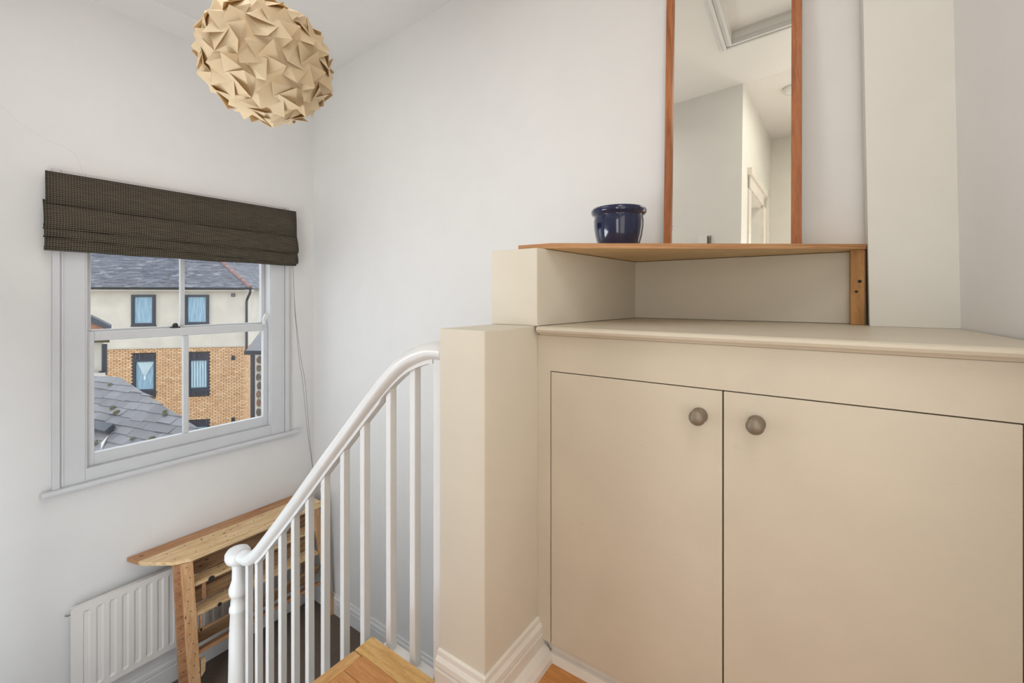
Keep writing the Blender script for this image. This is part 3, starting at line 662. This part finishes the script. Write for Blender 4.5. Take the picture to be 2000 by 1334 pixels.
# ================================================================= OUTSIDE
K = 20/18; d_ = Vector((.67687597, .73609709, 0)); n_o = Vector((.73609709, -.67687597, 0)); p_o = Vector((-20.74540859, 7.42074583, 0))*K
def F(u, z, o=0): return tuple(p_o + d_*u*K + n_o*o + Vector((0, 0, z*K)))
def fbox(bm, u0, u1, z0, z1, o0, o1, mi=0):
    frust(bm, [F(u0,z0,o0), F(u1,z0,o0), F(u1,z0,o1), F(u0,z0,o1)], [F(u0,z1,o0), F(u1,z1,o0), F(u1,z1,o1), F(u0,z1,o1)], mi)
ap = thing('apartment_building', Vector(F(-1, -9)), 'buff brick and cream rendered building with slate hipped roof seen through the window', 'building')
UC = 1.47
wins = [(-2.6, -1.75, 0, 0), (-.72, .17, 0, 1), (-2.57, -1.75, 1, 2), (-.67, .17, 1, 3), (-2.57, -1.75, 2, 2), (-.67, .17, 2, 3)]
bm = BM()
fbox(bm, -7, UC, -2.03, .45, -5, 0); obj('rendered_wall', bm, M['render'], ap)
bm = BM(); fbox(bm, -7, UC-.01, -9, -2.03, -5, -.14); obj('brick_backing', bm, M['mortar'], ap)
# brick courses as real bricks (past the limit for single parts)
holes = [(-2.57, -1.75, -4.05, -2.26), (-.63, .17, -4.05, -2.26), (-.63, .17, -6.8, -5.02), (-2.57, -1.75, -6.8, -5.02), (1.0, 1.12, -2.62, -2.46), (1.0, 1.12, -5.18, -5.06)]
bm = BM(); z = -2.035; r = 0
while z > -5.6:
    u = -3.9 + (r % 2)*.1; z0 = z-.0565
    while u < UC:
        u1 = min(u+.19, UC)
        segs = [(u, u1)]
        for a, b, c, d in holes:
            if z0 < d-.01 and z > c+.01:
                ns = []
                for s, e in segs:
                    if e <= a or s >= b: ns.append((s, e))
                    else:
                        if s < a: ns.append((s, a))
                        if e > b: ns.append((b, e))
                segs = ns
        for s, e in segs:
            if e-s > .03: fbox(bm, s, e-.009, z0, z, -.14, random.uniform(-.004, .004))
        u += .2
    # return wall beyond the corner
    q = -.05 - (r % 2)*.1
    while q > -2.6:
        a = F(UC, z0, q); s = .0
        frust(bm, [F(UC-.03, z0, q), F(UC+.001, z0, q), F(UC+.001, z0, q-.21), F(UC-.03, z0, q-.21)], [F(UC-.03, z, q), F(UC+.001, z, q), F(UC+.001, z, q-.21), F(UC-.03, z, q-.21)])
        q -= .222
    z -= .0667; r += 1
o = obj('brick', bm, M['brick'], ap); o['kind'] = 'stuff'
def soldier(u0, u1, z0, z1):
    bm = BM(); n = 12; s = (u1-u0)/n
    for i in range(n): fbox(bm, u0+i*s+.006, u0+(i+1)*s-.006, z0, z1, -.14, .012)
    fbox(bm, u0, u1, z0, z1, -.14, -.01); obj('soldier_course', bm, M['engb'], ap)
for (u0, u1, zt, zb) in ((-2.57, -1.75, -2.27, -4.02), (-.63, .17, -2.29, -4.05), (-.63, .17, -5.03, -6.8), (-2.57, -1.75, -5.03, -6.8)):
    soldier(u0, u1, zt-.22, zt); soldier(u0, u1, zb, zb+.22)
    f = thing('window', Vector(F((u0+u1)/2, zb+.22))); f.parent = ap; f.matrix_parent_inverse = Matrix.Translation(-Vector(ap.location))
def fwin(u0, u1, z0, z1, rec, kind):
    bm = BM(); t = .09
    fbox(bm, u0, u0+t, z0, z1, -.10+rec, .02+rec); fbox(bm, u1-t, u1, z0, z1, -.10+rec, .02+rec); fbox(bm, u0+t, u1-t, z1-t, z1, -.10+rec, .02+rec); fbox(bm, u0+t, u1-t, z0, z0+t, -.10+rec, .02+rec)
    fbox(bm, u0-.03, u1+.03, z0-.05, z0, -.05, .06)
    f = obj('window', bm, M['wf'], ap)
    bm = BM(); fbox(bm, u0+t, u1-t, z0+t, z1-t, -.06+rec, -.05+rec); obj('pane', bm, M['glassb'] if kind == 'sky' else M['curt'], f)
    return f
for o_ in [x for x in bpy.data.objects if x.name.startswith('window') and x.type == 'EMPTY' and x.parent == ap]: bpy.data.objects.remove(o_)
fwin(-2.58, -1.76, -1.12, .11, .07, 'c'); fwin(-.70, .16, -1.10, .11, .07, 'c')
wl = fwin(-2.57, -1.75, -3.80, -2.49, -.02, 'c'); wr = fwin(-.63, .17, -3.82, -2.51, -.02, 'c'); fwin(-.63, .17, -6.58, -5.25, -.02, 'c'); fwin(-2.57, -1.75, -6.58, -5.25, -.02, 'c')
M['net'] = mat('white_net', lin(206, 226, 232), .9)
# knotted net in one, pleated net in the other
bm = BM()
for i in range(9):
    t = i/8; u = -2.42+.52*t
    a, b, c = F(u, -2.62, -.055), F(u+.05, -2.62, -.055), F(-2.17+.03*(t-.5), -3.2, -.045)
    fa = [bm.verts.new(p) for p in (a, b, c)]; bm.faces.new(fa)
fbox(bm, -2.2, -2.13, -3.32, -3.17, -.06, -.035); obj('net_curtain', bm, M['net'], wl)
bm = BM()
for i in range(6): fbox(bm, -.50+.1*i, -.47+.1*i, -3.7, -2.62, -.06, -.045)
obj('net_curtain', bm, M['net'], wr)
# open tilted casement glass edges on the upper windows are part of the dark frames
for u, z, s in ((1.06, .10, .07), (1.06, -2.54, .07), (1.06, -5.11, .07)):
    bm = BM()
    fbox(bm, u-s, u+s, z-s, z-s+.02, -.02, .03); fbox(bm, u-s, u+s, z+s-.02, z+s, -.02, .03); fbox(bm, u-s, u-s+.02, z-s, z+s, -.02, .03); fbox(bm, u+s-.02, u+s, z-s, z+s, -.02, .03)
    for k in range(4): fbox(bm, u-s, u+s, z-s+.03*k+.02, z-s+.03*k+.035, -.02, .02)
    fbox(bm, u-s, u+s, z-s, z+s, -.03, -.015); obj('air_vent', bm, M['lead'], ap)
for u in (-1.62, .27):
    bm = BM(); fbox(bm, u-.006, u+.006, -2.03, .3, 0, .004); obj('movement_joint', bm, M['fascia'], ap)
bm = BM(); fbox(bm, -7, UC+.02, -2.06, -2.0, 0, .03); obj('band_drip', bm, M['fascia'], ap)
# eaves
EO = .40
bm = BM(); fbox(bm, -7, UC+EO*.9, .26, .31, -.1, EO-.03); obj('fascia', bm, M['fascia'], ap)
bm = BM(); pf = [(-.06, .0), (-.055, -.05), (-.02, -.08), (.03, -.08), (.06, -.05), (.065, .0)]
path_ = [F(-7, .41, EO+.03), F(UC+EO*.9+.02, .41, EO+.03)]
sweep(bm, path_, pf); sweep(bm, [F(UC+EO*.9+.02, .41, EO+.03), F(UC+EO*.9+.02, .41, -3)], pf); obj('gutter', bm, M['blackp'], ap)
bm = BM(); tube(bm, [F(UC+EO*.85, .35, EO-.05), F(UC+EO*.8, .20, EO-.1), F(UC+.13, -.08, .06), F(UC+.11, -.2, .06), F(UC+.11, -2.4, .06)], .055, 8, up=(.3, .5, .1)); obj('downpipe', bm, M['blackp'], ap)
# hipped roof: tile rows as real tiles
pit = math.radians(34); CU = UC + EO*.9
def FR(u, q, lift=0):   # front slope: q metres up the slope from the eave
    return Vector(F(u, .40, EO)) + (-n_o)*q*math.cos(pit) + Vector((0, 0, q*math.sin(pit))) + (n_o*math.sin(pit)+Vector((0, 0, math.cos(pit))))*lift
def SR(v, q, lift=0):   # side slope: v metres back from the corner
    return Vector(F(CU, .40, EO)) - n_o*v + (-d_)*q*math.cos(pit) + Vector((0, 0, q*math.sin(pit))) + (d_*math.sin(pit)+Vector((0, 0, math.cos(pit))))*lift
bm = BM(); q = 0; r = 0
while q < 5.6:
    um = CU - q*math.cos(pit)/K; u = -7 + (r % 2)*.12
    while u < um:
        u1 = min(u+.235, um); l = random.uniform(.012, .03)
        frust(bm, [FR(u, q, l), FR(u1, q, l), FR(u1, q+.16, .004), FR(u, q+.16, .004)], [FR(u, q, l-.02), FR(u1, q, l-.02), FR(u1, q+.16, -.016), FR(u, q+.16, -.016)]); u += .24
    v = q*math.cos(pit)
    while v < 13:
        l = random.uniform(.012, .03)
        frust(bm, [SR(v, q, l), SR(v+.26, q, l), SR(v+.26, q+.16, .004), SR(v, q+.16, .004)], [SR(v, q, l-.02), SR(v+.26, q, l-.02), SR(v+.26, q+.16, -.016), SR(v, q+.16, -.016)]); v += .265
    q += .13; r += 1
o = obj('roof_slate', bm, M['slatef'], ap); o['kind'] = 'stuff'
bm = BM()
for i in range(18):
    q0, q1 = i*.32, (i+1)*.32+.03
    a = FR(CU-q0*math.cos(pit)/K, q0, .03+.02); b = FR(CU-q1*math.cos(pit)/K, q1, .03)
    tube(bm, [a, b], .085, 8)
obj('hip_tiles', bm, M['tilehip'], ap)

# ---- nearer slate roof, one object per slate
S0 = Vector((-7.23067921, 1.39622547, -1.86435294)); Sh = Vector((-.96794684, -.24882306, 0)); Ss = Vector((-.20382392, .79289563, .57357644)); Sn = Sh.cross(Ss)
if Sn.z < 0: Sn = -Sn
rf = thing('slate_roof', S0, 'old grey slate roof of the lean-to directly below the sash window', 'roof')
def S(a, b, l=0): return S0 + Sh*a + Ss*b + Sn*l
def edge(a): return 1.15 + (a-1.31)*.2485 if a < 1.31 else 1.15 - (a-1.31)*.08     # upper boundary
bm = BM(); frust(bm, [S(-3.4, -1.6, -.03), S(-3.4, -.02, -.03), S(1.31, 1.15, -.03), S(3.4, .98, -.03), S(3.4, -1.6, -.03)], [S(-3.4, -1.6, -.12), S(-3.4, -.02, -.12), S(1.31, 1.15, -.12), S(3.4, .98, -.12), S(3.4, -1.6, -.12)])
obj('roof_deck', bm, M['slate'], rf)
b0 = -.75; r = 0
while b0 < 1.15:
    a = -2.6 + (r % 2)*.13
    while a < 2.5:
        a1 = a+.258; ex = .125
        top0, top1 = edge(a), edge(a1)
        t0, t1 = min(b0+ex+.05, top0), min(b0+ex+.05, top1); bb0 = bb1 = b0
        if t1 > b0+.02 or t0 > b0+.02:
            t0, t1 = max(t0, b0+.001), max(t1, b0+.001)
            j = random.uniform(-.012, .012) if random.random() < .8 else random.uniform(-.03, .02); l = random.uniform(.012, .016) + (random.random() < .15)*.008
            bm = BM(); tw = random.uniform(-.006, .006)
            frust(bm, [S(a+.001, b0+j, l), S(a1-.001, b0+j+tw, l), S(a1-.001, t1, .001), S(a+.001, t0, .001)], [S(a+.001, b0+j, l-.010), S(a1-.001, b0+j+tw, l-.010), S(a1-.001, t1, -.008), S(a+.001, t0, -.008)])
            obj('slate', bm, M['slate'], rf)
        a = a1
    b0 += .125; r += 1
bm = BM(); random.seed(3)
for _ in range(16):
    a, b = random.uniform(-1.3, 2.2), None; b = random.uniform(-.3, edge(a)-.05)
    c = S(a, b, .025); rr = random.uniform(.012, .03)
    lathe(bm, [(0, 0), (rr*1.6, .002), (rr, rr*.6), (0, rr*.8)], c, Sn, 7)
obj('moss_tuft', bm, M['moss'], rf)['kind'] = 'stuff'
bm = BM(); frust(bm, [S(.02, .22, .03), S(.02, .33, .03), S(.75, .36, .03), S(.75, .25, .03)], [S(.02, .22, .085), S(.02, .33, .085), S(.75, .36, .085), S(.75, .25, .085)]); obj('lead_vent', bm, M['lead'], rf)
bm = BM(); frust(bm, [S(-.05, .10, .026), S(-.18, .02, .026), S(-.02, .20, .026)], [S(-.05, .10, .03), S(-.18, .02, .03), S(-.02, .20, .03)]); obj('mortar_patch', bm, M['fascia'], rf)

# ---- cream extension at the left edge, with verge and pipe
def at(px, py, dep):   # point at a given depth along the view axis
    Fw = Vector((-math.sin(YAW), math.cos(YAW), 0)); Rt = Vector((math.cos(YAW), math.sin(YAW), 0))
    return (Fw + Rt*((px-1000)/850) + Vector((0, 0, (581-py)/850))) * dep
def slabp(bm, pts, dep, th):   # solid plate of real thickness standing at that depth
    Fw = Vector((-math.sin(YAW), math.cos(YAW), 0)); A = [at(x, y_, dep) for x, y_ in pts]
    away = at(max(x for x, _ in pts), 581, 1)
    frust(bm, A, [p + away*th for p in A])
ex = thing('extension', at(180, 740, 11), 'narrow cream rendered wall with black pipe behind the lean-to roof', 'building')
bm = BM(); slabp(bm, [(60, 668), (202, 668), (202, 745), (60, 745)], 11, 1.5); obj('wall', bm, M['render'], ex)
bm = BM(); tube(bm, [at(204, 672, 10.9), at(204, 732, 10.9)], .055, 8, up=(0, 1, 0)); lathe(bm, [(.0, 0), (.075, 0), (.075, .06), (0, .06)], at(201, 729, 10.85)); obj('downpipe', bm, M['blackp'], ex)
bm = BM(); slabp(bm, [(60, 729), (180, 729), (206, 731), (206, 737), (60, 737)], 10.6, .35); obj('parapet_cap', bm, M['fascia'], ex)
bm = BM(); slabp(bm, [(60, 664), (214, 664), (214, 669), (60, 669)], 10.8, .3); obj('gutter', bm, M['moss'], ex)
vg = thing('roof_verge', at(180, 650, 10.2), 'tiled roof corner poking in at the left window edge', 'roof')
bm = BM(); slabp(bm, [(60, 575), (178, 618), (218, 638), (216, 645), (178, 631), (60, 590)], 10.2, .8); obj('verge_slate', bm, M['lead'], vg)
bm = BM(); slabp(bm, [(60, 590), (178, 631), (204, 641), (198, 646), (178, 648), (60, 648)], 10.3, .7); obj('orange_tile', bm, M['orange'], vg)
bm = BM(); slabp(bm, [(60, 648), (178, 647), (213, 643), (218, 647), (206, 653), (60, 656)], 10.2, .7); obj('eave_gutter', bm, M['blackp'], vg)
# ---- stone outbuilding at the right edge
so = thing('stone_outbuilding', at(505, 830, 15), 'rubble stone outbuilding with small slate roof at the right window edge', 'building')
bm = BM(); slabp(bm, [(497, 690), (600, 690), (600, 900), (497, 900)], 15.1, 1.5); obj('wall', bm, M['render'], so)
bm = BM(); random.seed(5)
for r in range(11):
    y_ = 695+r*17; x_ = 499 + random.uniform(0, 2)
    while x_ < 570:
        wd = random.uniform(8, 16); c = at(x_+wd/2, y_+8, 15.08); e = 15*wd/850*.45
        pts = [(x_+wd/2+wd*.46*math.cos(t)*random.uniform(.85, 1.1), y_+8+8*math.sin(t)*random.uniform(.7, 1.1)) for t in [i*math.pi/4 for i in range(8)]]
        slabp(bm, pts, 15.02, .12); x_ += wd
obj('rubble_stone', bm, M['stone'], so)['kind'] = 'stuff'
bm = BM(); A = [at(480, 685, 14.4), at(600, 685, 14.4), at(600, 640, 16), at(509, 646, 16)]; frust(bm, A, [p+Vector((0, 0, -.1)) for p in A]); obj('slate_slope', bm, M['slate'], so)
bm = BM(); sweep(bm, [at(479, 689, 14.3), at(600, 689, 14.3)], [(-.06, -.06), (.06, -.06), (.07, .07), (-.07, .07)]); obj('gutter', bm, M['blackp'], so)
bm = BM(); tube(bm, [at(493.5, 692, 14.5), at(493.5, 900, 14.5)], .07, 8, up=(0, 1, 0)); obj('downpipe', bm, M['blackp'], so)
bm = BM(); box(bm, -40, -3.8, -14, 40, -8.2, -8.0); struct('ground', bm, M['mortar'])
